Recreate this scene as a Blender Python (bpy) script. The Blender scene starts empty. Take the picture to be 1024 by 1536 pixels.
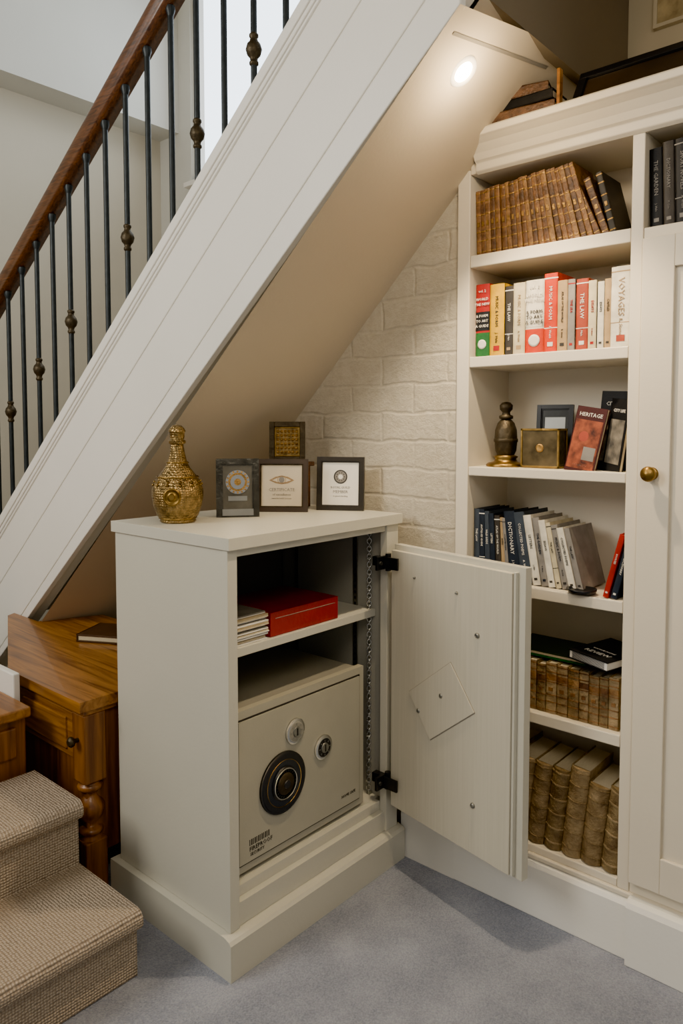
import bpy, math, random
from mathutils import Matrix, Vector
random.seed(7)
pi=math.pi
# ---------------------------------------------------------------- materials
def lin(h):
    h=h.lstrip('#'); c=[int(h[i:i+2],16)/255 for i in (0,2,4)]
    return tuple([(x/12.92 if x<=.04045 else ((x+.055)/1.055)**2.4) for x in c])+(1,)
def mix(c,k): return tuple([min(1,x*k) for x in c[:3]])+(1,)
MATS={}
def base(name):
    m=bpy.data.materials.new(name); m.use_nodes=True
    nt=m.node_tree; b=nt.nodes['Principled BSDF']
    return m,nt,b
def noise_mat(name,hexc,rough=.5,var=.12,scale=20,bump=.0,bscale=60,metal=0,stretch=(1,1,1),spec=.5,coat=0,hex2=None,detail=4,dist=.01):
    if name in MATS: return MATS[name]
    m,nt,b=base(name); c=lin(hexc)
    tc=nt.nodes.new('ShaderNodeTexCoord'); mp=nt.nodes.new('ShaderNodeMapping'); mp.inputs['Scale'].default_value=stretch
    nt.links.new(tc.outputs['Object'],mp.inputs['Vector'])
    n=nt.nodes.new('ShaderNodeTexNoise'); n.inputs['Scale'].default_value=scale; n.inputs['Detail'].default_value=detail
    nt.links.new(mp.outputs[0],n.inputs['Vector'])
    r=nt.nodes.new('ShaderNodeValToRGB'); r.color_ramp.elements[0].position=.3; r.color_ramp.elements[1].position=.7
    r.color_ramp.elements[0].color=lin(hex2) if hex2 else mix(c,1-var); r.color_ramp.elements[1].color=c if hex2 else mix(c,1+var*.5)
    nt.links.new(n.outputs['Fac'],r.inputs['Fac']); nt.links.new(r.outputs['Color'],b.inputs['Base Color'])
    b.inputs['Roughness'].default_value=rough; b.inputs['Metallic'].default_value=metal
    b.inputs['Specular IOR Level'].default_value=spec; b.inputs['Coat Weight'].default_value=coat
    if bump>0:
        n2=nt.nodes.new('ShaderNodeTexNoise'); n2.inputs['Scale'].default_value=bscale; n2.inputs['Detail'].default_value=4
        nt.links.new(mp.outputs[0],n2.inputs['Vector'])
        bp=nt.nodes.new('ShaderNodeBump'); bp.inputs['Strength'].default_value=bump; bp.inputs['Distance'].default_value=dist
        nt.links.new(n2.outputs['Fac'],bp.inputs['Height']); nt.links.new(bp.outputs[0],b.inputs['Normal'])
    MATS[name]=m; return m
def paint(name,h,rough=.45,**k): return noise_mat(name,h,rough=rough,var=.03,scale=3,bump=.04,bscale=90,**k)
def cloth(name,h,rough=.5): return noise_mat(name,h,rough=rough,var=.22,scale=30,bump=.1,bscale=300,spec=.25,detail=8)
def emis(name,h,s):
    m,nt,b=base(name); b.inputs['Base Color'].default_value=lin(h); b.inputs['Emission Color'].default_value=lin(h); b.inputs['Emission Strength'].default_value=s; return m
def brick_mat(name):
    m,nt,b=base(name); L=nt.links
    tc=nt.nodes.new('ShaderNodeTexCoord'); sp=nt.nodes.new('ShaderNodeSeparateXYZ'); cb=nt.nodes.new('ShaderNodeCombineXYZ')
    L.new(tc.outputs['Object'],sp.inputs[0]); L.new(sp.outputs['X'],cb.inputs['X']); L.new(sp.outputs['Z'],cb.inputs['Y'])
    n0=nt.nodes.new('ShaderNodeTexNoise'); n0.inputs['Scale'].default_value=9; L.new(tc.outputs['Object'],n0.inputs['Vector'])
    mx=nt.nodes.new('ShaderNodeMixRGB'); mx.blend_type='ADD'; mx.inputs['Fac'].default_value=.028; L.new(cb.outputs[0],mx.inputs['Color1']); L.new(n0.outputs['Color'],mx.inputs['Color2'])
    br=nt.nodes.new('ShaderNodeTexBrick'); br.inputs['Scale'].default_value=1; br.inputs['Brick Width'].default_value=.25; br.inputs['Row Height'].default_value=.088
    br.inputs['Mortar Size'].default_value=.008; br.inputs['Mortar Smooth'].default_value=.9
    br.inputs['Color1'].default_value=(1,1,1,1); br.inputs['Color2'].default_value=(.6,.6,.6,1); br.inputs['Mortar'].default_value=(.0,.0,.0,1)
    L.new(mx.outputs[0],br.inputs['Vector'])
    n=nt.nodes.new('ShaderNodeTexNoise'); n.inputs['Scale'].default_value=30; n.inputs['Detail'].default_value=10; n.inputs['Roughness'].default_value=.75; L.new(tc.outputs['Object'],n.inputs['Vector'])
    mm=nt.nodes.new('ShaderNodeMath'); mm.operation='MULTIPLY'; mm.inputs[1].default_value=.45; L.new(br.outputs['Color'],mm.inputs[0])
    ad=nt.nodes.new('ShaderNodeMath'); ad.operation='MULTIPLY_ADD'; ad.inputs[1].default_value=1.3; L.new(n.outputs['Fac'],ad.inputs[0]); L.new(mm.outputs[0],ad.inputs[2])
    bp=nt.nodes.new('ShaderNodeBump'); bp.inputs['Strength'].default_value=.75; bp.inputs['Distance'].default_value=.015; L.new(ad.outputs[0],bp.inputs['Height']); L.new(bp.outputs[0],b.inputs['Normal'])
    r=nt.nodes.new('ShaderNodeValToRGB'); r.color_ramp.elements[0].position=.35; r.color_ramp.elements[0].color=lin('#cbc0a8'); r.color_ramp.elements[1].color=lin('#e6dfcd'); L.new(n.outputs['Fac'],r.inputs['Fac'])
    L.new(r.outputs[0],b.inputs['Base Color']); b.inputs['Roughness'].default_value=.7; return m
def carpet_mat(name,h1,h2):
    m,nt,b=base(name); L=nt.links
    tc=nt.nodes.new('ShaderNodeTexCoord')
    n1=nt.nodes.new('ShaderNodeTexNoise'); n1.inputs['Scale'].default_value=7; n1.inputs['Detail'].default_value=5; L.new(tc.outputs['Object'],n1.inputs['Vector'])
    n2=nt.nodes.new('ShaderNodeTexNoise'); n2.inputs['Scale'].default_value=230; n2.inputs['Detail'].default_value=3; L.new(tc.outputs['Object'],n2.inputs['Vector'])
    mx=nt.nodes.new('ShaderNodeMath'); mx.operation='MULTIPLY_ADD'; mx.inputs[1].default_value=.5; L.new(n1.outputs['Fac'],mx.inputs[0])
    m3=nt.nodes.new('ShaderNodeMath'); m3.operation='MULTIPLY'; m3.inputs[1].default_value=.5; L.new(n2.outputs['Fac'],m3.inputs[0]); L.new(m3.outputs[0],mx.inputs[2])
    r=nt.nodes.new('ShaderNodeValToRGB'); r.color_ramp.elements[0].position=.36; r.color_ramp.elements[1].position=.64; r.color_ramp.elements[0].color=lin(h1); r.color_ramp.elements[1].color=lin(h2)
    L.new(mx.outputs[0],r.inputs['Fac']); L.new(r.outputs[0],b.inputs['Base Color']); b.inputs['Roughness'].default_value=1; b.inputs['Specular IOR Level'].default_value=.05; b.inputs['Sheen Weight'].default_value=.25
    bp=nt.nodes.new('ShaderNodeBump'); bp.inputs['Strength'].default_value=.9; bp.inputs['Distance'].default_value=.006; L.new(n2.outputs['Fac'],bp.inputs['Height']); L.new(bp.outputs[0],b.inputs['Normal'])
    return m
def weave_mat(name,h1,h2,scale=150):
    m,nt,b=base(name); L=nt.links
    tc=nt.nodes.new('ShaderNodeTexCoord')
    v=nt.nodes.new('ShaderNodeTexVoronoi'); v.inputs['Scale'].default_value=scale; v.inputs['Randomness'].default_value=.25; L.new(tc.outputs['Object'],v.inputs['Vector'])
    r=nt.nodes.new('ShaderNodeValToRGB'); r.color_ramp.elements[0].position=.1; r.color_ramp.elements[1].position=.75; r.color_ramp.elements[0].color=lin(h1); r.color_ramp.elements[1].color=lin(h2)
    L.new(v.outputs['Distance'],r.inputs['Fac']); L.new(r.outputs[0],b.inputs['Base Color']); b.inputs['Roughness'].default_value=.95; b.inputs['Specular IOR Level'].default_value=.1
    inv=nt.nodes.new('ShaderNodeMath'); inv.operation='SUBTRACT'; inv.inputs[0].default_value=1; L.new(v.outputs['Distance'],inv.inputs[1])
    bp=nt.nodes.new('ShaderNodeBump'); bp.inputs['Strength'].default_value=1; bp.inputs['Distance'].default_value=.008; L.new(inv.outputs[0],bp.inputs['Height']); L.new(bp.outputs[0],b.inputs['Normal'])
    return m
def wood_mat(name,h1,h2,rough=.4,axis='X',scale=6,coat=.2,bump=.1,across=6,along=.6,dist=1.2):
    m,nt,b=base(name); L=nt.links
    tc=nt.nodes.new('ShaderNodeTexCoord'); mp=nt.nodes.new('ShaderNodeMapping')
    s=[across]*3; s['XYZ'.index(axis)]=along; mp.inputs['Scale'].default_value=s; L.new(tc.outputs['Object'],mp.inputs[0])
    n=nt.nodes.new('ShaderNodeTexNoise'); n.inputs['Scale'].default_value=scale; n.inputs['Detail'].default_value=8; n.inputs['Distortion'].default_value=dist; L.new(mp.outputs[0],n.inputs['Vector'])
    r=nt.nodes.new('ShaderNodeValToRGB'); r.color_ramp.elements[0].position=.3; r.color_ramp.elements[1].position=.7; r.color_ramp.elements[0].color=lin(h1); r.color_ramp.elements[1].color=lin(h2)
    L.new(n.outputs['Fac'],r.inputs['Fac']); L.new(r.outputs[0],b.inputs['Base Color']); b.inputs['Roughness'].default_value=rough; b.inputs['Coat Weight'].default_value=coat
    bp=nt.nodes.new('ShaderNodeBump'); bp.inputs['Strength'].default_value=bump; bp.inputs['Distance'].default_value=.003; L.new(n.outputs['Fac'],bp.inputs['Height']); L.new(bp.outputs[0],b.inputs['Normal'])
    return m
M_case=paint('cream_case_paint','#ded4bf')
M_cab=paint('sage_cabinet_paint','#c5c2b3',rough=.4)
M_cabin=paint('cabinet_inner_shade','#9b998f',rough=.6)  # darker copy of the cabinet tone; interior shade put into the colour
M_cabback=paint('cabinet_back_shade','#64615a',rough=.7)  # deepest interior shade painted in for the back and lining
M_str=paint('white_stringer_paint','#ece9e0',rough=.4)
M_sof=paint('soffit_plaster','#c9bba2',rough=.7)
M_wall=paint('stairwell_wall_paint','#c6bfad',rough=.8)
M_wall2=paint('bulkhead_paint','#cfcec5',rough=.8)
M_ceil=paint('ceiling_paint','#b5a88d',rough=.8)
M_dark=paint('shadow_wall_paint','#6f6350',rough=.8)  # shade of the unlit recess above the bookcase, put into the wall colour
M_brick=brick_mat('painted_brick')
M_floor=carpet_mat('blue_grey_carpet','#737887','#9ca0ac')
M_carpet=weave_mat('beige_woven_carpet','#cbbaa5','#8c7c6a',140)
M_groove=paint('groove_shadow','#8c8577',rough=.9)
M_iron=noise_mat('wrought_iron','#303537',rough=.45,var=.2,scale=50,bump=.1,metal=.6)
M_bronze=noise_mat('aged_bronze','#4b4233',rough=.5,var=.3,scale=60,bump=.3,metal=.8)
M_rail=wood_mat('handrail_oak','#2e180a','#6e4220',rough=.35,axis='X',coat=.3,across=14)
M_pine=wood_mat('honey_pine','#643a12','#ad7430',rough=.38,axis='X',scale=4,across=9)
M_pine2=wood_mat('honey_pine_upright','#552f10','#96602a',rough=.4,axis='Z',scale=4,across=9)
M_doorin=wood_mat('pale_grained_panel','#c4beab','#cbc5b3',rough=.5,axis='Z',scale=5,coat=0,bump=.06,across=36,along=.7,dist=.2)
M_safe=noise_mat('safe_enamel','#8f8b7d',rough=.35,var=.06,scale=8,bump=.03,bscale=200)
M_safe2=noise_mat('safe_door_enamel','#a9a491',rough=.32,var=.06,scale=8,bump=.03,bscale=200)
M_black=noise_mat('black_enamel','#141518',rough=.3,var=.2)
M_chrome=noise_mat('chrome','#c9c9c4',rough=.2,metal=1,var=.05)
M_steel=noise_mat('brushed_steel','#9a9a94',rough=.38,metal=1,var=.1)
M_brass=noise_mat('antique_brass','#94763f',rough=.36,metal=1,var=.4,scale=30,bump=.15,bscale=90)
M_gold=noise_mat('gilt','#a98448',rough=.4,metal=.8,var=.45,scale=80,bump=.3,bscale=200)
M_paper=noise_mat('page_paper','#c9bb9c',rough=.9,var=.15,scale=60,stretch=(20,1,1))
M_white=noise_mat('white_card','#e6e2d8',rough=.7,var=.03)
M_ink=noise_mat('dark_ink','#2a2724',rough=.7,var=.05)
M_wink=noise_mat('white_ink','#ddd8cc',rough=.7,var=.05)
# ---------------------------------------------------------------- mesh builder
class MB:
    def __init__(s): s.v=[];s.f=[];s.m=[];s.sm=[];s.mats=[]
    def mi(s,m):
        if m not in s.mats: s.mats.append(m)
        return s.mats.index(m)
    def add(s,vs,fs,m,M=None,smooth=False):
        o=len(s.v); k=s.mi(m)
        for p in vs:
            p=Vector(p); s.v.append(M@p if M else p)
        for f in fs: s.f.append([o+i for i in f]); s.m.append(k); s.sm.append(smooth)
    def box(s,x0,x1,y0,y1,z0,z1,m,M=None):
        vs=[(x,y,z) for x in (x0,x1) for y in (y0,y1) for z in (z0,z1)]
        s.add(vs,[(0,1,3,2),(4,6,7,5),(0,4,5,1),(2,3,7,6),(0,2,6,4),(1,5,7,3)],m,M)
    def prism(s,poly,a0,a1,m,axis='z',M=None,smooth=False,f0=None):
        n=len(poly); vs=[]
        for a in (a0,a1):
            for p in poly:
                if axis=='z': vs.append((p[0],p[1],a))
                elif axis=='y': vs.append((p[0],a,p[1]))
                else: vs.append((a,p[0],p[1]+(f0(a) if f0 else 0)))
        s.add(vs,[tuple(range(n))[::-1],tuple(range(n,2*n))],m,M)
        s.add(vs,[(i,(i+1)%n,n+(i+1)%n,n+i) for i in range(n)],m,M,smooth)
    def lathe(s,prof,m,M=None,seg=28,smooth=True,cap=True):
        vs=[];fs=[]
        for r,z in prof:
            for i in range(seg):
                a=2*pi*i/seg; vs.append((r*math.cos(a),r*math.sin(a),z))
        for j in range(len(prof)-1):
            for i in range(seg):
                k=(i+1)%seg; fs.append((j*seg+i,j*seg+k,(j+1)*seg+k,(j+1)*seg+i))
        s.add(vs,fs,m,M,smooth)
        if cap:
            s.add(vs,[tuple(range(seg))[::-1],tuple(range((len(prof)-1)*seg,len(prof)*seg))],m,M)
    def torus(s,R,r,m,M,sz=1.0,n1=12,n2=6):
        vs=[];fs=[]
        for i in range(n1):
            a=2*pi*i/n1
            for j in range(n2):
                c=2*pi*j/n2; q=R+r*math.cos(c); vs.append((q*math.cos(a),r*math.sin(c),q*math.sin(a)*sz))
        for i in range(n1):
            for j in range(n2):
                i2=(i+1)%n1;j2=(j+1)%n2; fs.append((i*n2+j,i2*n2+j,i2*n2+j2,i*n2+j2))
        s.add(vs,fs,m,M,True)
    def text(s,body,size,m,M,ext=.0005):
        c=bpy.data.curves.new('t','FONT'); c.body=body; c.size=size; c.extrude=ext; c.align_x='CENTER'; c.align_y='CENTER'; c.resolution_u=1
        o=bpy.data.objects.new('t',c); bpy.context.collection.objects.link(o); bpy.context.view_layer.update()
        me=o.to_mesh(); s.add([v.co.copy() for v in me.vertices],[tuple(p.vertices) for p in me.polygons],m,M)
        o.to_mesh_clear(); bpy.data.objects.remove(o); bpy.data.curves.remove(c)
    def build(s,name,bevel=0,parent=None,seg=2,origin=True):
        c=Vector((0,0,0))
        if origin:
            xs=[p.x for p in s.v];ys=[p.y for p in s.v];zs=[p.z for p in s.v]
            c=Vector(((min(xs)+max(xs))/2,(min(ys)+max(ys))/2,min(zs)))
        me=bpy.data.meshes.new(name); me.from_pydata([p-c for p in s.v],[],s.f)
        for m in s.mats: me.materials.append(m)
        for i,p in enumerate(me.polygons): p.material_index=s.m[i]; p.use_smooth=s.sm[i]
        import bmesh
        bm=bmesh.new(); bm.from_mesh(me)
        bmesh.ops.recalc_face_normals(bm,faces=bm.faces); bm.to_mesh(me); bm.free()
        o=bpy.data.objects.new(name,me); bpy.context.collection.objects.link(o); o.location=c
        if parent: o.parent=parent; o.location=c-parent.location
        if bevel:
            b=o.modifiers.new('bevel','BEVEL'); b.width=bevel; b.segments=seg; b.limit_method='ANGLE'; b.angle_limit=math.radians(50); b.harden_normals=False
        return o
def T(x,y,z,rz=0,rx=0,ry=0):
    return Matrix.Translation((x,y,z))@Matrix.Rotation(rz,4,'Z')@Matrix.Rotation(ry,4,'Y')@Matrix.Rotation(rx,4,'X')
def basis(o,X,Y,Z):
    m=Matrix.Identity(4)
    for i in range(3): m[i][0]=X[i];m[i][1]=Y[i];m[i][2]=Z[i];m[i][3]=o[i]
    return m
def faceX(x,y,z): return basis((x,y,z),(0,1,0),(0,0,1),(1,0,0))
# ---------------------------------------------------------------- stair geometry functions
def ztop(x): return 2.408+.819*(x+1.316)
def zbot(x): return 2.243+.870*(x+.88)
def zw(x): return 3.207+.985*x
def zsof(x,y):
    s=max(0,min(1,(y-1.38)/.49)); return zbot(x)*(1-s)+zw(x)*s
def zrail(x): return 1.853+.643*(x+3.157)
# ---------------------------------------------------------------- room shell
b=MB(); b.box(-4.2,1.8,-1.6,3.0,-.05,0,M_floor); b.build('floor')
b=MB(); b.prism([(-3.25,0),(-1.165,0),(-1.165,2.075),(-2.2,1.05)],1.87,1.93,M_brick,axis='y'); b.build('wall_brick')
b=MB(); b.box(.16,1.8,1.87,1.95,0,2.75,M_case); b.build('wall_back')
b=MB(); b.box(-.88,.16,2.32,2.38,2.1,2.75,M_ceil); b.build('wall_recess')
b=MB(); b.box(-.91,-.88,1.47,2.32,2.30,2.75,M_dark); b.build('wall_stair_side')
b=MB(); b.box(-4.2,-4.1,-1.6,3.0,0,4.4,M_wall); b.box(-4.1,-3.9,-1.6,3.0,3.18,4.4,M_wall2); b.build('wall_left')
b=MB(); 
wx0,wx1,wz0,wz1=-3.78,-1.6,2.85,4.2
b.box(-4.1,wx0,2.9,3.0,0,4.4,M_wall2); b.box(wx1,.2,2.9,3.0,0,4.4,M_wall2); b.box(wx0,wx1,2.9,3.0,0,wz0,M_wall2); b.box(wx0,wx1,2.9,3.0,wz1,4.4,M_wall2); b.build('wall_window')
b=MB(); 
b.box(wx0,wx0+.05,2.93,2.97,wz0,wz1,M_str); b.box(wx1-.05,wx1,2.93,2.97,wz0,wz1,M_str); b.box(wx0,wx1,2.93,2.97,wz0,wz0+.05,M_str); b.box(wx0,wx1,2.93,2.97,wz1-.05,wz1,M_str)
b.box(-2.69,-2.65,2.93,2.97,wz0,wz1,M_str); b.box(wx0-.03,wx1+.03,2.86,2.97,wz0-.03,wz0,M_str); b.build('window_1',.004)
b=MB(); b.box(-.88,1.8,-1.6,2.38,2.75,2.8,M_ceil); b.box(-4.2,-.88,-1.6,3.0,4.4,4.45,M_ceil); b.build('ceiling')
# soffit
b=MB(); xs=[-3.35+i*(2.47/24) for i in range(25)]; ys=[1.381,1.47,1.55,1.67,1.79,1.87,2.36]
vs=[];fs=[]
for dz in (-.003,.034):
    for x in xs:
        for y in ys: vs.append((x,y,max(0.0,zsof(x,y)+dz)))
ny=len(ys); N=len(xs)*ny
for i in range(len(xs)-1):
    for j in range(ny-1):
        q=(i*ny+j,(i+1)*ny+j,(i+1)*ny+j+1,i*ny+j+1); fs.append(q)
        if j>0: fs.append(tuple(N+k for k in q)[::-1])
b.add(vs,fs,M_sof,smooth=True)
b.add([(x,y,zsof(x,y)-.0045) for x in (-.925,-.919) for y in (1.42,1.87)],[(0,1,3,2)],M_groove)
b.build('ceiling_stair_soffit')
# stringer
b=MB()
def sbox(y0,y1,t0,t1,m,x0=-3.6,x1=-.88):
    def z(x,t): return ztop(x)*(1-t)+zbot(x)*t
    vs=[]
    for x in (x0,x1):
        for y in (y0,y1):
            for t in (t1,t0): vs.append((x,y,max(0,z(x,t))))
    b.add(vs,[(0,1,3,2),(4,6,7,5),(0,4,5,1),(2,3,7,6),(0,2,6,4),(1,5,7,3)],m)
sbox(1.384,1.405,.0,.998,M_str); sbox(1.405,1.46,0,.9,M_str)
sbox(1.38,1.386,.085,.36,M_str); sbox(1.38,1.386,.367,.775,M_str); sbox(1.38,1.386,.782,1.004,M_str)
sbox(1.370,1.474,-.05,.02,M_str); sbox(1.374,1.47,.02,.05,M_str); sbox(1.378,1.45,.05,.072,M_str)
b.build('stair_stringer',.003)
b=MB(); n=13; x0=-3.5; dx=.2; 
for i in range(n):
    x=x0+i*dx; z=ztop(x)+.02
    b.box(x-.02,x+dx,1.476,2.88,z-.03,z,M_carpet); b.box(x,x+.02,1.476,2.88,z-.03-.164,z-.03,M_str)
b.build('upper_stair_flight',.004)
b=MB(); sec=[]
for a in range(0,181,20): sec.append((1.42+.038*math.cos(math.radians(a)),.052+.03*math.sin(math.radians(a))))
sec+=[(1.384,.03),(1.390,.018),(1.390,0),(1.450,0),(1.450,.018),(1.456,.03)]
b.prism(sec,-3.75,-1.0,M_rail,axis='x',f0=zrail,smooth=True); b.build('stair_handrail')
root=bpy.data.objects.new('stair_balustrade',None); bpy.context.collection.objects.link(root)
for i in range(-3,17):
    x=-3.08+.126*i; b=MB(); w=.0092
    z0=ztop(x)+.03; z1=zrail(x)+.004
    M=T(x,1.42,0)
    b.lathe([(w,z0),(w,z1)],M_iron,M,seg=12)
    b.lathe([(.016,z0),(.016,z0+.012),(.009,z0+.022)],M_iron,M,seg=12)
    b.lathe([(.009,z1-.03),(.015,z1-.012),(.015,z1)],M_iron,M,seg=12)
    if i in (-2,0,2,4,7,10,12,15):
        zk=zrail(x)-.49
        p=[(.008,-.045),(.013,-.04),(.013,-.034),(.010,-.03),(.012,-.022),(.019,-.014),(.023,0),(.019,.014),(.012,.022),(.010,.03),(.013,.034),(.013,.04),(.008,.045)]
        b.lathe([(r,zk+z) for r,z in p],M_bronze,M,seg=16)
    b.build('baluster_%d'%(i+4),parent=root)
# carpeted lower steps
b=MB()
def step(xf,xb,z,y0,y1,m):
    zr=z; P=[(xb,0),(xb,zr)]
    for k in range(0,9):
        a=math.radians(90-180*k/8); P.append((xf-.022+.024*math.cos(a),zr-.026+.026*math.sin(a)))
    P+=[(xf-.028,zr-.055),(xf-.028,0)]
    b.prism(P,y0,y1,m,axis='y',smooth=False)
step(-1.505,-2.05,.18,.0,.985,M_carpet); step(-1.775,-2.05,.36,.0,.985,M_carpet); b.build('carpeted_stair_steps',.014,seg=3)
b=MB(); b.box(-3.9,-2.08,-.2,.98,0,.515,M_pine2); b.box(-3.9,-2.055,-.2,.985,.515,.545,M_pine); b.box(-2.081,-2.07,-.1,.95,.40,.49,M_pine2); b.build('wooden_stair_landing',.006)
b=MB(); b.box(-3.9,-2.17,.987,1.008,.30,.612,M_str); b.build('trim_1',.004)
# side table
b=MB(); zt=.585
top=[(-2.31,1.035),(-1.875,1.035),(-1.875,1.60),(-2.70,1.60),(-2.80,1.376),(-3.0,1.376),(-2.98,1.34)]
b.prism(top,zt-.03,zt,M_pine)
body=[(-2.30,1.065),(-1.90,1.065),(-1.90,1.57),(-2.66,1.57),(-2.76,1.376),(-2.94,1.376),(-2.93,1.345)]; b.prism(body,.12,zt-.03,M_pine2)
b.prism([(-2.305,1.05),(-1.885,1.05),(-1.885,1.58),(-1.91,1.58),(-1.91,1.075),(-2.305,1.075)],zt-.045,zt-.03,M_pine)
b.box(-2.27,-1.95,1.054,1.09,.40,.535,M_pine); b.box(-2.24,-1.98,1.047,1.07,.42,.515,M_pine)
b.lathe([(.006,0),(.006,.012),(.014,.018),(.016,.026),(.008,.032)],M_bronze,T(-1.915,1.052,.465,rx=pi/2),seg=16)
def leg(x,y):
    h=.034
    b.box(x-h,x+h,y-h,y+h,.34,.54,M_pine2); b.box(x-h,x+h,y-h,y+h,0.0,.17,M_pine2)
    p=[(.032,.34),(.026,.335),(.036,.328),(.036,.316),(.022,.308),(.018,.298),(.024,.29),(.038,.27),(.040,.255),(.034,.235),(.02,.218),(.018,.208),(.034,.20),(.036,.19),(.028,.182),(.032,.17)]
    b.lathe(p,M_pine2,T(x,y,0),seg=24)
leg(-1.915,1.085); leg(-1.915,1.55)
b.build('antique_wooden_side_table',.004)
b=MB(); M=T(-2.36,1.46,.586,rz=.5); db=cloth('dark_brown_cover','#4a3524')
b.box(-.12,.12,-.08,.08,0,.005,db,M); b.box(-.117,.117,-.076,.076,.005,.022,M_paper,M); b.box(-.12,.12,-.08,.08,.022,.027,db,M); b.box(-.12,-.114,-.08,.08,0,.027,db,M)
b.build('old_book_on_table',.001)
b=MB(); b.prism([(1.832,0),(1.87,0),(1.87,.155),(1.85,.155),(1.838,.148),(1.832,.135)],-1.36,-1.165,M_str,axis='x'); b.build('baseboard_brick_wall')
# ---------------------------------------------------------------- bookcase
b=MB(); c=M_case; XR=.15
b.box(-1.181,-1.14,1.85,2.1,.156,2.074,c)
for xa,xb in ((-.685,-.655),(-.15,-.12),(.12,.15)): b.box(xa,xb,1.85,2.1,.169,2.06,c)
b.box(-1.16,XR-.002,2.085,2.104,.17,2.129,c)
for z,t in ((1.835,.034),(1.549,.03),(1.235,.026),(.91,.03),(.565,.03),(.19,.021)): b.box(-1.139,-.686,1.852,2.09,z-t,z,c)
b.box(-.655,XR-.001,1.853,2.09,1.80,1.83,c)
b.box(-.655,XR-.001,1.853,2.09,.169,.20,c)
b.box(-1.181,XR,1.842,2.1,0.156,.169,c)
b.box(-1.139,XR,1.85,2.1,2.06,2.09,c)
b.box(-1.10,XR,1.862,2.3,2.13,2.15,c)
b.prism([(1.86,2.055),(1.848,2.055),(1.838,2.062),(1.838,2.082),(1.83,2.088),(1.822,2.104),(1.806,2.122),(1.79,2.132),(1.782,2.136),(1.782,2.152),(1.79,2.158),(1.86,2.158)],-1.115,XR,c,axis='x')
b.prism([(1.832,0),(2.1,0),(2.1,.155),(1.85,.155),(1.838,.15),(1.832,.14)],-1.165,-.652,M_str,axis='x')
b.prism([(1.812,0),(2.1,0),(2.1,.168),(1.83,.168),(1.818,.162),(1.812,.15)],-.648,XR,M_str,axis='x')
case=b.build('fitted_bookcase',.0025)
for xa,xb,nm,kx in ((-.65,-.154,'cupboard_door_1',-.616),(-.116,.116,'cupboard_door_2',-.09)):
    b=MB(); z0,z1=.205,1.80; y0=1.832
    b.box(xa,xa+.075,y0,1.851,z0,z1,c); b.box(xb-.075,xb,y0,1.851,z0,z1,c); b.box(xa+.075,xb-.075,y0,1.851,z1-.075,z1,c); b.box(xa+.075,xb-.075,y0,1.851,z0,z0+.09,c)
    b.box(xa+.07,xb-.07,y0+.010,1.851,z0+.08,z1-.07,c)
    b.lathe([(.016,0),(.016,.003),(.007,.006),(.007,.014),(.017,.02),(.019,.027),(.014,.034),(.002,.037)],M_brass,T(kx,y0,1.237,rx=pi/2),seg=24)
    b.build(nm,.002,parent=case)
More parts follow.
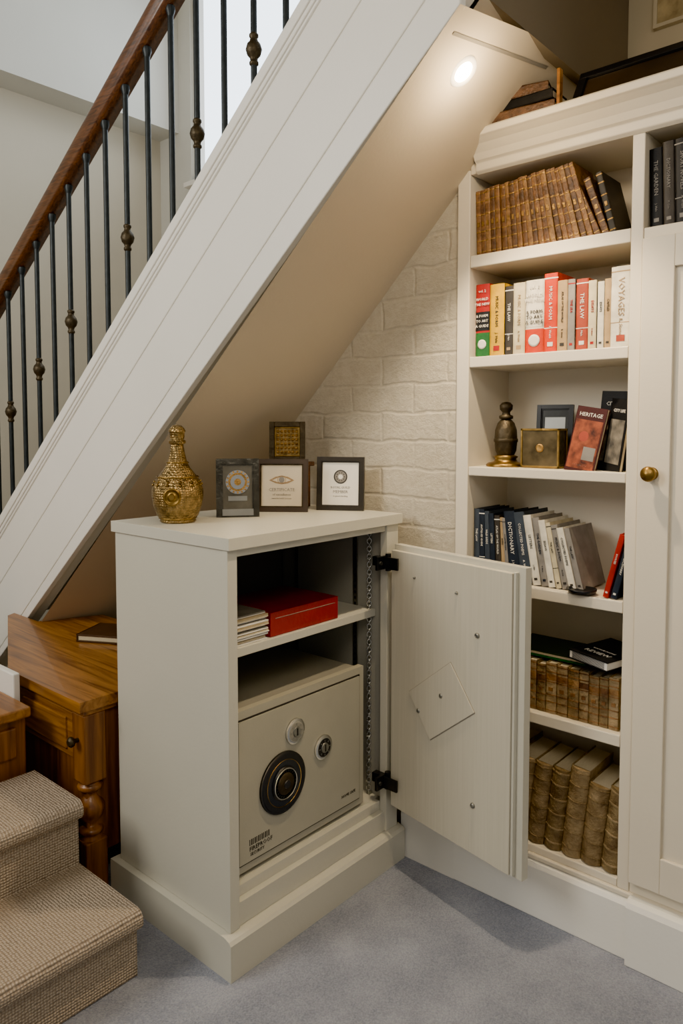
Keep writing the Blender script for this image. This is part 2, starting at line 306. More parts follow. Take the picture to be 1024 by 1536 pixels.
# ---------------------------------------------------------------- books
TITLES=['HISTORY OF ART','ATLAS OF THE WORLD','THE GARDEN','COLLECTED POEMS','LETTERS','VOYAGES','DICTIONARY','THE SEA','ESSAYS','ANTIQUES GUIDE','COOKERY','WILD BIRDS','CASTLES','SHORT NOVELS','MUSIC & FORM','THE LAW','OLD LONDON','RIVERS']
def arc(w,bul,off=0,n=6,y1=.006):
    P=[(0-off*.2,y1)]
    for i in range(n+1):
        t=i/n; P.append((w*t+(off*.2)*(2*t-1), .003-bul*math.sin(pi*t)-off))
    P.append((w+off*.2,y1)); return P
def book(b,x,y,z,w,h,d,cov,lean=0,style='plain',acc=None,acc2=None,yaw=0):
    th=math.radians(lean)
    if lean>=0: M=T(x,y,z,ry=-th,rz=yaw)
    else: M=T(x+w/math.cos(th),y,z,ry=-th,rz=yaw)@Matrix.Translation((-w,0,0))
    t=.0022 if w>.012 else .0015
    bul=w*(.28 if style=='leather' else .06)
    b.box(0,t,.003,d,0,h,cov,M); b.box(w-t,w,.003,d,0,h,cov,M)
    b.box(t,w-t,.006,d-.004,.003,h-.004,M_paper,M)
    b.prism(arc(w,bul),0,h,cov,M=M,smooth=True)
    def title(zc,L,col,f=.45):
        s=random.choice(TITLES); size=min(w*f,L/(.66*len(s)))
        b.text(s,size,col,M@basis((w/2,-bul+.0022,zc),(0,0,-1),(1,0,0),(0,-1,0)))
    if style=='leather':
        for f in (.08,.26,.44,.62,.80,.95):
            b.prism(arc(w,bul,.0016),h*f,h*f+.004,acc or cov,M=M,smooth=True)
        if acc2: b.prism(arc(w,bul,.0006),h*.65,h*.79,acc2,M=M,smooth=True)
    elif style=='gilt':
        for f in (.05,.22,.36,.62,.82,.95):
            b.prism(arc(w,bul,.0008),h*f,h*f+.003,acc or cov,M=M,smooth=True)
        b.prism(arc(w,bul,.0005),h*.66,h*.78,acc2 or cov,M=M,smooth=True)
        b.box(w*.3,w*.7,-bul+.0015,.003,h*.45,h*.52,acc or cov,M)
    elif style=='modern':
        ink=acc or M_ink
        title(h*.62,h*.5,ink)
        if w>.02: b.text(random.choice(['J. Hale','R. Stone','A. Webb','M. Cole']),w*.24,ink,M@basis((w/2,-bul+.0022,h*.25),(0,0,-1),(1,0,0),(0,-1,0)))
        b.box(w*.3,w*.7,-bul+.0022,.003,h*.07,h*.07+w*.3,acc2 or ink,M)
        q=random.random()
        if q<.5: b.prism(arc(w,bul,.0004),h*.93,h*.945,ink,M=M)
        if q<.25: b.prism(arc(w,bul,.0004),h*.30,h*.31,ink,M=M)
    elif style=='block':
        b.prism(arc(w,bul,.0006),h*.0,h*.33,acc,M=M,smooth=True); b.prism(arc(w,bul,.0006),h*.36,h*.62,acc2,M=M,smooth=True)
        for f,s in ((.42,'A GUIDE'),(.49,'TO ART'),(.56,'& FORM'),(.72,'THE NEW'),(.79,'WORLD'),(.9,'vol. 2')): b.text(s,w*.24,M_ink if (f<.6 and acc2 is not bk) else M_wink,M@basis((w/2,-bul+.0012,h*f),(1,0,0),(0,0,1),(0,-1,0)))
        b.lathe([(w*.3,0),(w*.3,.001),(w*.2,.0012)],M_wink,M@T(w/2,-bul+.0025,h*.17,rx=pi/2),seg=20)
    return w/math.cos(th)
C=cloth
leathers=[noise_mat('tan_leather_%d'%i,h,rough=.45,var=.3,scale=60,bump=.3,bscale=180,hex2=h2) for i,(h,h2) in enumerate([('#94683a','#5f3f20'),('#7f5630','#4b3019'),('#a27a48','#6d4a28'),('#6c4a2c','#3c2516')])]
old=[noise_mat('worn_leather_%d'%i,h,rough=.6,var=.3,scale=30,bump=.5,bscale=120,hex2=h2) for i,(h,h2) in enumerate([('#97805c','#6b5636'),('#85704b','#574428'),('#a38c66','#756040')])]
bk=C('black_cover','#16171a')
b=MB(); x=-1.133; i=0
while x<-.79:
    L=2+ ((x+1.133)/.36)**1.5*17; h=.185+.025*((x+1.133)/.4)+random.uniform(-.003,.003)
    w=random.uniform(.0145,.017)
    x+=book(b,x,1.872+random.uniform(0,.006),1.836,w,h,.13,leathers[i%4],lean=L,style='gilt',acc=M_gold,acc2=leathers[3] if i%2 else leathers[1])+.0006; i+=1
for w,h,L,mc in ((.018,.17,24,leathers[1]),(.018,.16,20,leathers[3]),(.016,.165,15,C('black_cloth2','#33302c'))):
    x+=book(b,x,1.88,1.836,w,h,.13,mc,lean=L,style='gilt',acc=M_gold)+.001
b.build('row_of_gilt_leather_books')
b=MB(); x=-1.132
red=C('red_cover','#9c150f');yel=C('yellow_cover','#cc9e00');dk=C('charcoal_cover','#37332f');cr=C('cream_cover','#c9bc9a');ora=C('orange_cover','#c23208');wh=C('white_cover','#dcd5c2')
gr=C('green_cover','#1f5f2a');rb=C('brick_red_cover','#9c402a');gy=C('grey_cover','#86817a');tan=C('tan_cover','#a98e66')
L2=[(.045,.205,red,'block',gr,bk),(.046,.2,yel,'modern',M_ink,red),(.026,.19,dk,'modern',M_wink,tan),(.036,.195,cr,'modern',tan,None),(.056,.197,wh,'block',ora,wh),(.038,.208,ora,'modern',M_wink,M_wink),(.028,.185,tan,'modern',M_ink,None),(.02,.185,gy,'modern',red,None),
    (.034,.183,rb,'modern',M_wink,M_wink),(.022,.175,cr,'modern',red,None),(.018,.17,wh,'modern',M_ink,None),(.018,.175,tan,'modern',M_ink,None),(.052,.2,wh,'modern',tan,rb)]
tot=sum(q[0] for q in L2); k=.438/tot
for w,h,cv,st,a1,a2 in L2: x+=book(b,x,1.868+random.uniform(0,.006),1.55,w*k,h,.15,cv,lean=0,style=st,acc=a1,acc2=a2)+.0006
b.build('row_of_colourful_books')
navy=C('navy_cover','#1f2733');slate=C('slate_cover','#39414b')
b=MB(); x=-1.135
for w,h,L,cv,a in ((.02,.2,0,slate,M_wink),(.018,.2,1,navy,M_wink),(.018,.195,2,slate,M_wink),(.018,.19,3,navy,M_wink),(.018,.185,3,dk,M_wink),(.014,.18,4,tan,M_ink),(.012,.18,5,gy,M_ink),(.036,.2,7,navy,M_wink),(.036,.2,9,slate,M_wink),(.024,.195,10,wh,M_ink),(.022,.19,10,gy,navy),(.02,.185,11,wh,M_ink),(.016,.18,12,cr,M_ink),(.022,.175,13,gy,M_ink),(.02,.17,14,wh,M_ink),(.018,.17,15,gy,M_ink)):
    x+=book(b,x,1.876+random.uniform(0,.006),.911,w*.97,h,.15,cv,lean=L,style='modern',acc=a)+.0006
book(b,-.742,1.858,.911,.014,.17,.14,red,lean=-14,style='modern',acc=M_wink); book(b,-.722,1.858,.911,.016,.14,.14,navy,lean=-14,style='modern',acc=M_wink)
b.build('row_of_dark_and_white_books')
b=MB(); x=-1.13; i=0
while x<-.71:
    w=random.uniform(.024,.032); x+=book(b,x,1.872,.566,w,random.uniform(.130,.14),.16,old[i%3],lean=0,style='gilt',acc=leathers[i%2],acc2=leathers[i%4])+.001; i+=1
b.build('row_of_old_gilt_volumes')
b=MB(); b.box(-1.03,-.80,1.90,2.05,.708,.714,gr); b.box(-1.028,-.802,1.902,2.048,.714,.721,M_paper); b.box(-1.03,-.80,1.90,2.05,.721,.725,C('green_dark','#2b3a26')); b.build('green_book_lying_flat',.001)
b=MB(); M=T(-.755,1.945,.728,rz=-.25,ry=.06)
b.box(-.06,.06,-.09,.09,0,.003,bk,M); b.box(-.058,.058,-.088,.088,.003,.022,M_white,M); b.box(-.06,.06,-.09,.09,.022,.025,bk,M)
for k2 in range(6): b.box(-.05,.05,-.089,-.087,.004+.003*k2,.0052+.003*k2,M_ink,M)
b.text('REVIEW',.022,M_wink,M@Matrix.Translation((0,-.05,.0252))); b.text('quarterly journal',.010,M_wink,M@Matrix.Translation((0,-.02,.0252)))
b.build('magazine_on_books')
b=MB(); x=-1.12; i=0
while x<-.735:
    w=random.uniform(.048,.056); h=.245+random.uniform(-.02,.006)
    x+=book(b,x,1.87,.191,w,h-.02*(x>-.8),.16,old[i%3],lean=-6,style='leather',acc=old[(i+1)%3],acc2=None)+.001; i+=1
b.build('row_of_antique_leather_volumes')
b=MB(); x=-.648
for w,h,cv in ((.03,.19,bk),(.026,.2,dk),(.035,.2,bk),(.03,.195,gy),(.04,.19,navy),(.03,.2,bk),(.04,.2,dk)): x+=book(b,x,1.875,1.831,w,h,.15,cv,lean=2,style='modern',acc=gy)+.001
b.build('row_of_black_books')
b=MB(); M=T(-1.062,1.93,1.2355)
b.lathe([(.055,0),(.056,.005),(.05,.010),(.034,.014),(.03,.022),(.036,.028),(.026,.033)],M_brass,M)
b.lathe([(.024,.033),(.03,.045),(.033,.075),(.031,.105),(.024,.125),(.015,.135)],M_bronze,M)
b.lathe([(.012,.135),(.02,.138),(.02,.146),(.012,.149),(.011,.156),(.018,.164),(.019,.176),(.012,.184),(.003,.186)],M_bronze,M)
b.lathe([(.0335,.07),(.0345,.072),(.0345,.078),(.0335,.08)],M_bronze,M,cap=False); b.build('bronze_oil_bottle')
b=MB(); X0,X1,Y0,Y1,Z0,Z1=-1.0,-.885,1.90,1.955,1.236,1.345
for xx in (X0,X1-.006):
    for yy in (Y0,Y1-.006): b.box(xx,xx+.006,yy,yy+.006,Z0,Z1,M_brass)
for zz in (Z0,Z1-.006):
    b.box(X0,X1,Y0,Y0+.006,zz,zz+.006,M_brass); b.box(X0,X1,Y1-.006,Y1,zz,zz+.006,M_brass); b.box(X0,X0+.006,Y0,Y1,zz,zz+.006,M_brass); b.box(X1-.006,X1,Y0,Y1,zz,zz+.006,M_brass)
b.box(X0+.005,X1-.005,Y0+.002,Y0+.004,Z0+.005,Z1-.005,noise_mat('smoked_bronze_glass','#6b5d42',rough=.25,metal=.6,var=.6,scale=25))
b.box(X0+.005,X1-.005,Y1-.004,Y1-.002,Z0+.005,Z1-.005,M_bronze); b.box(X0+.005,X1-.005,Y0+.005,Y1-.005,Z0+.004,Z0+.006,M_bronze); b.box(X0+.003,X0+.005,Y0+.005,Y1-.005,Z0+.005,Z1-.005,M_bronze);b.box(X1-.005,X1-.003,Y0+.005,Y1-.005,Z0+.005,Z1-.005,M_bronze)
b.lathe([(.012,0),(.012,.001),(.008,.003)],M_gold,T((X0+X1)/2,Y0+.002,Z0+.055,rx=pi/2)); b.build('brass_glass_casket',.001)
def frame(name,px,py,pz,w,h,bd,dp,fm,mm,yaw,tilt=6,content=None,lip=None):
    b=MB(); M=T(px,py,pz,rz=yaw,rx=-math.radians(tilt))
    for (xa,xb,za,zb) in ((-w/2,-w/2+bd,0,h),(w/2-bd,w/2,0,h),(-w/2+bd,w/2-bd,0,bd),(-w/2+bd,w/2-bd,h-bd,h)): b.box(xa,xb,0,dp,za,zb,fm,M)
    il=bd*.25
    for (xa,xb,za,zb) in ((-w/2+bd,-w/2+bd+il,bd,h-bd),(w/2-bd-il,w/2-bd,bd,h-bd),(-w/2+bd+il,w/2-bd-il,bd,bd+il),(-w/2+bd+il,w/2-bd-il,h-bd-il,h-bd)): b.box(xa,xb,.004,dp,za,zb,lip or fm,M)
    b.box(-w/2+bd,w/2-bd,.007,dp-.002,bd,h-bd,mm,M)
    MF=M@basis((0,.0068,0),(1,0,0),(0,0,1),(0,-1,0))
    if content: content(b,M,MF,w,h)
    b.box(-.012,.012,dp,dp+.003,.0,h*.7,M_black,M)
    b.build(name,.0015)
def txt(b,MF,cx,cy,s,size,m): b.text(s,size,m,MF@Matrix.Translation((cx,cy,0)),.0006)
def ring(b,MF,cx,cy,r0,r1,m,z=.0006):
    b.lathe([(r0,0),(r0,z),(r1,z),(r1,0)],m,MF@Matrix.Translation((cx,cy,0)),cap=False,seg=32,smooth=False)
def disc(b,MF,cx,cy,r,m,z=.0006): b.lathe([(r,0),(r,z)],m,MF@Matrix.Translation((cx,cy,0)),seg=28,smooth=False)
def c_photo(b,M,MF,w,h):
    b.box(-w*.28,w*.28,h*.2,h*.8,0,.0006,M_steel,MF)
frame('black_picture_frame',-.95,2.0,1.236,.105,.178,.012,.012,M_black,noise_mat('dark_photo','#3b3d3c',rough=.2,var=.4,scale=20),.15,5,c_photo)
b=MB()
def cover(b,x,y,z,w,h,t,lean,yaw,tilt,cm,style):
    M=T(x,y,z,rz=yaw)@Matrix.Rotation(math.radians(lean),4,'Y')@Matrix.Rotation(-math.radians(tilt),4,'X')
    b.box(0,w,0,.002,0,h,cm,M); b.box(.001,w-.002,.002,t-.002,.001,h-.001,M_paper,M); b.box(0,w,t-.002,t,0,h,cm,M); b.box(0,.002,0,t,0,h,cm,M)
    MF=M@basis((0,-.0001,0),(1,0,0),(0,0,1),(0,-1,0))
    if style==1:
        pic=noise_mat('cover_artwork','#a5532e',rough=.45,scale=38,hex2='#220b0a',detail=8,spec=.2)
        b.box(w*.05,w*.95,h*.06,h*.80,0,.0006,pic,MF); disc(b,MF,w*.42,h*.55,w*.16,rb,.0009); b.box(w*.5,w*.9,h*.2,h*.4,0,.0009,gy,MF)
        txt(b,MF,w*.5,h*.88,'HERITAGE',w*.17,M_wink); txt(b,MF,w*.5,h*.12,'volume one',w*.1,M_wink)
    else:
        pic=noise_mat('cover_artwork_grey','#8d8577',rough=.35,scale=35,hex2='#23262b',detail=6)
        b.box(w*.1,w*.9,h*.12,h*.72,0,.0006,pic,MF); txt(b,MF,w*.5,h*.84,'CITY LIFE',w*.16,M_wink)
cover(b,-.862,1.880,1.236,.085,.175,.014,9,-.1,8,C('maroon_cover','#3c100e'),1)
b.build('leaning_red_book')
b=MB(); cover(b,-.80,1.935,1.236,.09,.21,.014,3,-.15,4,bk,2); cover(b,-.772,1.912,1.236,.07,.19,.012,6,-.55,5,bk,2); b.build('leaning_black_books')
b=MB(); M=T(-.80,1.868,.911); b.lathe([(.02,0),(.034,.003),(.038,.010),(.039,.014),(.034,.014),(.03,.009),(.001,.007)],M_black,M); b.build('small_black_dish')
# ---------------------------------------------------------------- top of bookcase items
b=MB(); zz=2.158
for (dx,dy,rz,w2,d2,h2,mc) in ((0,0,.12,.085,.045,.03,leathers[3]),(.008,.002,.02,.078,.045,.026,bk),(-.012,.0,.25,.07,.04,.03,leathers[3])):
    M=T(-.965+dx,1.855+dy,zz,rz=rz)
    b.box(-w2,w2,-d2,d2,0,.004,mc,M); b.box(-w2+.003,w2-.003,-d2+.003,d2,.004,h2-.004,M_paper,M); b.box(-w2,w2,-d2,-d2+.004,0,h2,mc,M); b.box(-w2,w2,-d2,d2,h2-.004,h2,mc,M); b.box(-w2,-w2+.004,-d2,d2,0,h2,mc,M); zz+=h2+.0005
M=T(-1.0,1.86,zz,rz=.2,ry=-.0); b.box(-.035,.035,-.03,.03,0,.03,bk,M)
b.build('stack_of_old_books',.001)
b=MB(); b.box(-.872,-.864,1.825,1.842,2.160,2.262,M_pine,None); b.box(-.885,-.852,1.815,1.85,2.158,2.164,M_pine); b.build('wooden_stand_peg')
b=MB(); M=T(-.5,1.83,2.159,rz=0,rx=-.55)
b.box(-.34,.3,0,.02,0,.022,M_black,M); b.box(-.34,.3,0,.02,.10,.122,M_black,M); b.box(-.34,-.318,0,.02,.022,.1,M_black,M); b.box(.278,.3,0,.02,.022,.1,M_black,M); b.box(-.32,.28,.008,.014,.02,.1,noise_mat('dark_painting','#33281c',rough=.4,var=.5,scale=8),M)
b.build('long_dark_frame',.002)
b=MB(); b.box(-.79,-.38,2.305,2.318,2.53,2.74,noise_mat('ochre_relief','#a08d66',rough=.7,var=.35,scale=30,bump=1,bscale=25))
for (xa,xb,za,zb) in ((-.80,-.79,2.52,2.745),(-.38,-.37,2.52,2.745),(-.79,-.38,2.52,2.53)): b.box(xa,xb,2.30,2.318,za,zb,M_ceil)
b.build('relief_wall_plaque')
# ---------------------------------------------------------------- under-stair cabinet
b=MB(); m=M_cab
ct=1.085
b.box(-1.85,-1.381,1.14,1.168,.106,ct-.031,m)
b.box(-1.85,-1.386,1.784,1.81,.106,ct-.031,m)
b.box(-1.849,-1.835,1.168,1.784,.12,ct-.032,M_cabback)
b.box(-1.835,-1.406,1.168,1.784,.165,.195,m)
b.box(-1.862,-1.352,1.134,1.822,ct-.03,ct,m)
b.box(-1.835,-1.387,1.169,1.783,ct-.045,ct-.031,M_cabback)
b.box(-1.381,-1.362,1.138,1.168,.106,ct-.031,m); b.box(-1.386,-1.361,1.757,1.812,.106,ct-.031,m)
b.box(-1.402,-1.368,1.1685,1.7565,.106,.166,m)
b.box(-1.406,-1.386,1.1685,1.7565,.1665,.195,m)
b.box(-1.386,-1.368,1.1685,1.7565,ct-.05,ct-.031,m)
b.prism([(-1.872,0),(-1.34,0),(-1.34,.092),(-1.347,.1),(-1.365,.105),(-1.872,.105)],1.12,1.825,m,axis='y')
b.box(-1.83,-1.42,1.173,1.775,.765,.787,m)
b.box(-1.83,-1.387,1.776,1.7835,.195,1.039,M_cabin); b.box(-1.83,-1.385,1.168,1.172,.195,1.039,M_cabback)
def strip(x,y,fy):
    b.box(x-.009,x+.009,min(y,y+fy*.004),max(y,y+fy*.004),.2,1.03,M_steel)
    z=.212
    while z<1.02:
        b.box(x-.0035,x+.0035,min(y+fy*.003,y+fy*.0046),max(y+fy*.003,y+fy*.0046),z,z+.009,M_black); z+=.018
strip(-1.50,1.776,-1); strip(-1.76,1.776,-1)
for yy in (1.38,1.5): b.box(-1.835,-1.831,yy-.004,yy+.004,.79,1.03,M_black if yy<1.4 else M_steel)
cab=b.build('under_stair_cabinet',.002)
b=MB(); z=.205; i=0; cx,cy=-1.437,1.7655
while z<1.03:
    b.torus(.0066,.0018,M_chrome,T(cx,cy,z,rz=(pi/4 if i%2 else -pi/4)),sz=1.35,n1=10,n2=5); z+=.0122; i+=1
for zz in (.20,1.03): b.box(cx-.006,cx+.006,cy-.004,1.777,zz-.004,zz+.006,M_steel)
b.build('stay_chain',parent=cab)
hx,hy=-1.343,1.752; dr=math.radians(-10.9)
b=MB(); M=T(hx,hy,0,rz=dr)
b.box(.004,.457,0,.0158,.2,.982,M_doorin,M); b.box(0,.487,.016,.04,.192,.998,m,M); b.box(.459,.466,.004,.0158,.2,.985,m,M)
MF=M@basis((0,0,0),(1,0,0),(0,0,1),(0,-1,0))
P=MF@Matrix.Translation((.215,.585,0))@Matrix.Rotation(math.radians(38),4,'Z')
b.box(-.11,.10,-.072,.072,0,.0035,M_doorin,P)
b.box(-.111,.101,-.0745,-.072,0,.0015,M_groove,P); b.box(-.111,.101,.072,.0735,0,.0015,M_groove,P); b.box(.10,.1015,-.073,.073,0,.0015,M_groove,P)
for sx,sz,r in ((.345,.80,.007),(.215,.60,.007),(.125,.53,.007),(.335,.335,.007),(.27,.90,.004),(.105,.915,.0035)):
    b.lathe([(r,0),(r,.004),(r*.75,.0062),(r*.35,.0066),(r*.3,.0045)],M_steel,MF@Matrix.Translation((sx,sz,0)),seg=20)
b.build('door',.002,parent=cab)
b=MB()
for z in (.945,.275):
    b.box(-1.361,-1.352,1.70,1.752,z-.02,z+.02,M_black); b.lathe([(.009,z-.026),(.009,z+.026)],M_black,T(-1.349,1.748,0),seg=14)
    b.box(-1.40,-1.362,1.735,1.757,z-.014,z+.014,M_black); b.lathe([(.006,0),(.006,.004)],M_steel,T(-1.352,1.715,z,ry=pi/2),seg=12)
    b.box(-1.35,-1.30,1.728,1.735,z-.018,z+.018,M_black)
b.build('hinges',.001,parent=cab)
# ---------------------------------------------------------------- safe
b=MB(); s0,s1=1.180,1.695; Z0,Z1=.197,.624
b.box(-1.79,-1.426,s0+.003,s1-.003,Z0+.012,Z1,M_safe)
for yy in (s0+.03,s1-.06):
    for xx in (-1.76,-1.48): b.box(xx,xx+.03,yy,yy+.03,Z0-.001,Z0+.014,M_black)
b.box(-1.425,-1.405,s0-.004,s1+.004,Z0+.01,Z1+.006,M_safe2)
b.box(-1.405,-1.400,s0+.022,s1-.02,Z0+.034,Z1-.02,M_safe2)
for (ya,yb,za,zb) in ((s0+.017,s0+.021,Z0+.03,Z1-.016),(s1-.019,s1-.015,Z0+.03,Z1-.016),(s0+.018,s1-.016,Z0+.029,Z0+.033),(s0+.018,s1-.016,Z1-.019,Z1-.015)): b.box(-1.4052,-1.4035,ya,yb,za,zb,M_ink)
def dX(y,z,prof,mt,seg=40): b.lathe(prof,mt,T(-1.40,y,z,ry=pi/2),seg=seg)
nv=noise_mat('blue_black_enamel','#1a2028',rough=.25,var=.3)
dX(1.353,.398,[(.083,0),(.083,.006),(.077,.009)],M_black); dX(1.353,.398,[(.0635,.0085),(.0625,.0100),(.0612,.0085)],M_brass,60); dX(1.353,.398,[(.076,.0088),(.05,.0092)],nv); dX(1.353,.398,[(.046,.009),(.045,.013),(.042,.015)],M_black)
dX(1.353,.398,[(.042,.015),(.0405,.016),(.039,.015)],M_steel); dX(1.353,.398,[(.03,.015),(.026,.019),(.014,.020)],M_bronze); dX(1.353,.398,[(.012,.019),(.010,.022)],M_black)
for k2 in range(24):
    a=2*pi*k2/24; R=T(-1.40+.0148,1.353,.398)@Matrix.Rotation(a,4,'X'); b.box(0,.001,-.0006,.0006,.032,.037,M_steel,R)
for (y,z,r) in ((1.40,.524,.035),(1.512,.442,.035)):
    dX(y,z,[(r,0),(r,.005),(r*.8,.008)],M_chrome); dX(y,z,[(r*.78,.0075),(r*.7,.009)],M_safe if z>.5 else M_black); dX(y,z,[(r*.42,.0085),(r*.38,.012)],M_steel)
    R=T(-1.3885,y,z); b.box(-.001,.001,-.0025,.0025,-.010,.010,M_black,R)
    for k2 in range(8):
        R=T(-1.3915,y,z)@Matrix.Rotation(2*pi*k2/8,4,'X'); b.box(0,.0012,-.0012,.0012,r*.5,r*.65,M_steel,R)
b.text('FIREPROOF',.016,M_ink,faceX(-1.3995,1.275,.262)); b.text('SECURITY',.011,M_ink,faceX(-1.3995,1.262,.248)); 
for k2 in range(12): b.box(-1.4,-1.3994,1.235+k2*.006,1.2375+k2*.006+.001*(k2%2),.272,.288,M_ink)
b.text('HOME SAFE',.012,M_ink,faceX(-1.3995,1.625,.262)); b.build('home_safe',.003)
b=MB(); rd=noise_mat('red_box_leather','#8a1019',rough=.35,var=.15,scale=20,bump=.1)
b.box(-1.66,-1.431,1.342,1.613,.788,.853,rd); b.box(-1.4315,-1.4300,1.36,1.60,.835,.8365,M_groove); b.build('red_box_file',.006)
b=MB(); z=.788; i=0
while z<.862:
    t=random.uniform(.002,.0055); o=random.uniform(-.006,.006); q=[M_white,M_paper,C('buff_folder','#b7a27c'),M_white,C('grey_folder','#77736a')][i%5]
    b.box(-1.64+o,-1.432+o,1.185+abs(o)*.3,1.33+o*.5,z,z+t*.85,q); z+=t; i+=1
b.build('stack_of_papers')
# ---------------------------------------------------------------- cabinet-top objects
M_ham=noise_mat('hammered_gold','#9c8254',rough=.35,metal=1,var=.6,scale=60,bump=.2)
nt=M_ham.node_tree; v=nt.nodes.new('ShaderNodeTexVoronoi'); v.inputs['Scale'].default_value=150; v.inputs['Randomness'].default_value=.3; tc=[n for n in nt.nodes if n.type=='TEX_COORD'][0]
nt.links.new(tc.outputs['Object'],v.inputs['Vector']); bp=nt.nodes.new('ShaderNodeBump'); bp.inputs['Strength'].default_value=.9; bp.inputs['Distance'].default_value=.0035; nt.links.new(v.outputs['Distance'],bp.inputs['Height']); nt.links.new(bp.outputs[0],nt.nodes['Principled BSDF'].inputs['Normal'])
b=MB(); M=T(-1.70,1.245,ct+.0005)
b.lathe([(.046,0),(.05,.004),(.048,.010),(.056,.018),(.066,.045),(.0705,.07),(.07,.092),(.062,.115),(.047,.135),(.034,.152),(.026,.17),(.021,.192),(.017,.215)],M_ham,M,seg=48)
b.lathe([(.017,.215),(.024,.219),(.024,.226),(.018,.229),(.021,.236),(.021,.248),(.024,.252),(.02,.26),(.012,.268),(.004,.27)],M_ham,M,seg=32)
for zz,r in ((.012,.05),(.125,.0565),(.165,.029)): b.lathe([(r,zz-.002),(r+.0035,zz),(r,zz+.003)],M_brass,M,seg=40,cap=False)
for k2 in range(12):
    a=2*pi*k2/12
    for (r,zz) in ((.0625,.113),(.0665,.105)): b.lathe([(.002,-.002),(.005,0),(.002,.003)],M_brass,M@Matrix.Rotation(a,4,'Z')@T(r,0,zz,ry=pi/2),seg=10)
R=M@Matrix.Rotation(math.radians(-48.7),4,'Z')@T(.068,0,.075,ry=pi/2)
b.lathe([(.024,-.006),(.024,.004),(.019,.005),(.019,.002),(.010,.003),(.008,.008)],M_brass,R,seg=28)
b.build('hammered_gold_decanter')
A=math.radians
def c_medal(b,M,MF,w,h):
    disc(b,MF,0,h*.6,w*.24,M_gold,.004); ring(b,MF,0,h*.6,w*.22,w*.28,M_chrome,.005); disc(b,MF,0,h*.6,w*.17,M_chrome,.006); disc(b,MF,0,h*.6,w*.08,M_gold,.008)
    for k2 in range(16): 
        a=2*pi*k2/16; disc(b,MF,w*.25*math.cos(a),h*.6+w*.25*math.sin(a),.0028,M_gold,.0065)
    b.box(-w*.22,w*.22,h*.28,h*.36,0,.002,M_steel,MF); b.box(-w*.36,w*.36,h*.03,h*.14,0,.012,M_steel,MF); txt(b,MF,0,h*.32,'1st PRIZE',.009,M_ink)
M_pew=noise_mat('pewter','#54524b',rough=.3,metal=.85,var=.4,scale=30,bump=.2)
frame('silver_medal_plaque',-1.655,1.425,ct,.125,.172,.016,.024,M_pew,noise_mat('pewter_field','#6f6a5e',rough=.3,metal=.6,var=.3),A(52),5,c_medal,M_pew)
def c_cert(b,M,MF,w,h):
    tn=noise_mat('sepia_print','#9a7f5c',rough=.8,var=.3,scale=200)
    b.prism([(-w*.24,h*.60),(-w*.12,h*.665),(0,h*.69),(w*.12,h*.665),(w*.24,h*.60),(w*.12,h*.545),(0,h*.525),(-w*.12,h*.545)],0,.0005,tn,M=MF)
    b.prism([(-w*.18,h*.60),(-w*.09,h*.64),(0,h*.66),(w*.09,h*.64),(w*.18,h*.60),(w*.09,h*.57),(0,h*.555),(-w*.09,h*.57)],0,.0008,M_mat,M=MF)
    disc(b,MF,0,h*.61,w*.055,gy,.0012); ring(b,MF,0,h*.61,w*.07,w*.08,tn,.0012)
    txt(b,MF,0,h*.42,'CERTIFICATE',.014,gy); txt(b,MF,0,h*.33,'of excellence',.011,gy); txt(b,MF,0,h*.26,'awarded with honour',.007,gy)
def c_cert2(b,M,MF,w,h):
    disc(b,MF,0,h*.63,w*.12,gy); ring(b,MF,0,h*.63,w*.12,w*.145,M_ink); disc(b,MF,0,h*.63,w*.05,M_white,.001)
    for k2 in range(10):
        a=2*pi*k2/10; disc(b,MF,w*.085*math.cos(a),h*.63+w*.085*math.sin(a),.0016,M_ink,.001)
    txt(b,MF,0,h*.43,'ROYAL GUILD',.010,gy); txt(b,MF,0,h*.35,'MEMBER',.013,gy); txt(b,MF,0,h*.27,'in good standing',.007,gy)
M_mat=noise_mat('cream_mount','#c9bca4',rough=.8,var=.04); M_fb=noise_mat('dark_frame_wood','#2b2722',rough=.35,var=.2); M_fb2=noise_mat('brown_frame_wood','#3b3027',rough=.35,var=.2)
frame('certificate_frame',-1.655,1.60,ct,.165,.165,.015,.016,M_fb2,M_mat,A(38),5,c_cert,M_bronze)
frame('certificate_frame.001',-1.545,1.75,ct,.152,.17,.014,.016,M_fb,M_white,A(30),4,c_cert2)
b=MB(); b.box(-1.79,-1.70,1.68,1.78,ct,ct+.135,M_rail); b.box(-1.80,-1.69,1.67,1.79,ct+.135,ct+.15,M_rail); b.build('wooden_keepsake_box',.003)
def c_gold(b,M,MF,w,h):
    for i in range(6):
        for j in range(6):
            b.lathe([(.005,0),(.003,.003),(.001,.004)],M_gold,MF@Matrix.Translation((-w*.26+i*w*.104,h*.24+j*h*.104,0)),seg=8)
frame('gilt_relief_frame',-1.745,1.715,ct+.15,.118,.132,.017,.016,M_bronze,noise_mat('gilt_relief_field','#8a7040',rough=.5,metal=.5,var=.5,scale=60,bump=.6),A(42),4,c_gold,M_brass)
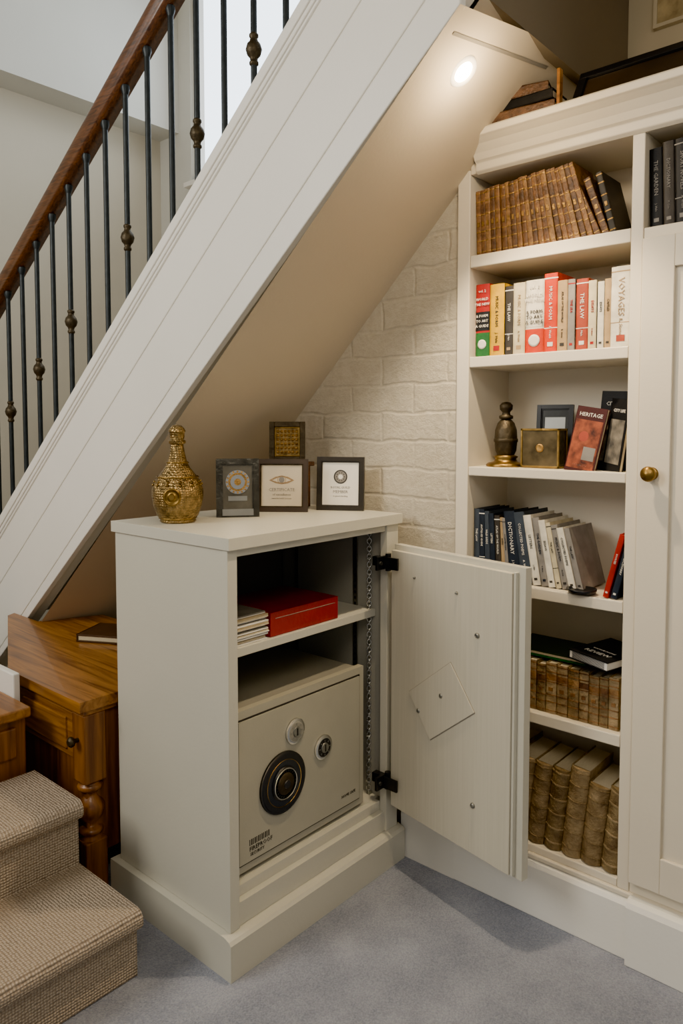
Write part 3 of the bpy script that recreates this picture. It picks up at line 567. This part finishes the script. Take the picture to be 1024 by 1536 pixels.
# ---------------------------------------------------------------- recessed downlight
lx,ly=-.973,1.54; lz=zsof(lx,ly)-.004; nrm=Vector((.66,0,-.75)).normalized()
q=Vector((0,0,1)).rotation_difference(nrm).to_matrix().to_4x4()
b=MB(); M=Matrix.Translation((lx,ly,lz))@q
b.lathe([(.024,.001),(.026,.006),(.036,.005),(.039,.0)],M_white,M,seg=36,cap=False); b.lathe([(.0245,-.002),(.0245,.003)],emis('lamp_lens','#ffedc8',60),M,seg=32)
b.build('recessed_downlight')
def light(name,typ,loc,e,col,rot=None,**k):
    l=bpy.data.lights.new(name,typ); l.energy=e; l.color=col
    for a,v in k.items(): setattr(l,a,v)
    o=bpy.data.objects.new(name,l); bpy.context.collection.objects.link(o); o.location=loc
    if rot is not None: o.rotation_euler=Vector(rot).to_track_quat('-Z','Y').to_euler()
    return o
light('downlight_beam','SPOT',(lx+.03,ly,lz-.035),70,(1,.78,.50),(.06,.06,-1),spot_size=math.radians(94),spot_blend=.5,shadow_soft_size=.02)
light('downlight_spill','POINT',(lx+.06,ly,lz-.07),4.0,(1,.76,.47),shadow_soft_size=.03)
light('room_fill_light','AREA',(.1,.1,2.6),27,(1,.89,.74),(-.45,.6,-.9),size=1.0)  # added overhead fill for the room, no fitting behind it
light('stairwell_daylight','AREA',(-2.6,2.6,4.0),14,(.90,.95,1),(0,-.35,-1),size=1.2)
light('hall_fill_light','AREA',(-2.4,-1.2,2.6),68,(1,.95,.86),(.15,1,-.5),size=1.2)  # added fill aimed at stair and cabinet, not an actual fixture
w=bpy.data.worlds.new('world'); bpy.context.scene.world=w; w.use_nodes=True
nt=w.node_tree; bg=nt.nodes['Background']
tc=nt.nodes.new('ShaderNodeTexCoord'); sp=nt.nodes.new('ShaderNodeSeparateXYZ'); mr=nt.nodes.new('ShaderNodeMapRange'); mr.interpolation_type='SMOOTHSTEP'
nt.links.new(tc.outputs['Generated'],sp.inputs[0]); nt.links.new(sp.outputs['Y'],mr.inputs[0]); mr.inputs[1].default_value=.2; mr.inputs[2].default_value=.55; mr.inputs[3].default_value=.42; mr.inputs[4].default_value=5
cr2=nt.nodes.new('ShaderNodeMixRGB'); m2=nt.nodes.new('ShaderNodeMapRange'); m2.inputs[1].default_value=.2; m2.inputs[2].default_value=.55; nt.links.new(sp.outputs['Y'],m2.inputs[0]); nt.links.new(m2.outputs[0],cr2.inputs[0])
cr2.inputs[1].default_value=(1,.95,.87,1); cr2.inputs[2].default_value=(.80,.90,1,1)
nt.links.new(cr2.outputs[0],bg.inputs[0]); nt.links.new(mr.outputs[0],bg.inputs[1])
# ---------------------------------------------------------------- camera
yaw=math.radians(41.3); th=math.radians(3.24)
F=Vector((-math.sin(yaw)*math.cos(th),math.cos(yaw)*math.cos(th),-math.sin(th)))
R=Vector((math.cos(yaw),math.sin(yaw),0)); U=R.cross(F)
cam=bpy.data.cameras.new('camera'); co=bpy.data.objects.new('camera',cam); bpy.context.collection.objects.link(co)
co.matrix_world=basis((0,0,1.35),R,U,-F)
cam.sensor_fit='VERTICAL'; cam.sensor_height=36; cam.lens=36*1113/1536; cam.shift_y=-65/1536; cam.clip_start=.05
bpy.context.scene.camera=co
sc=bpy.context.scene
sc.view_settings.view_transform='AgX'
try: sc.view_settings.look='AgX - Punchy'
except Exception as e: print(e)
sc.view_settings.exposure=.5
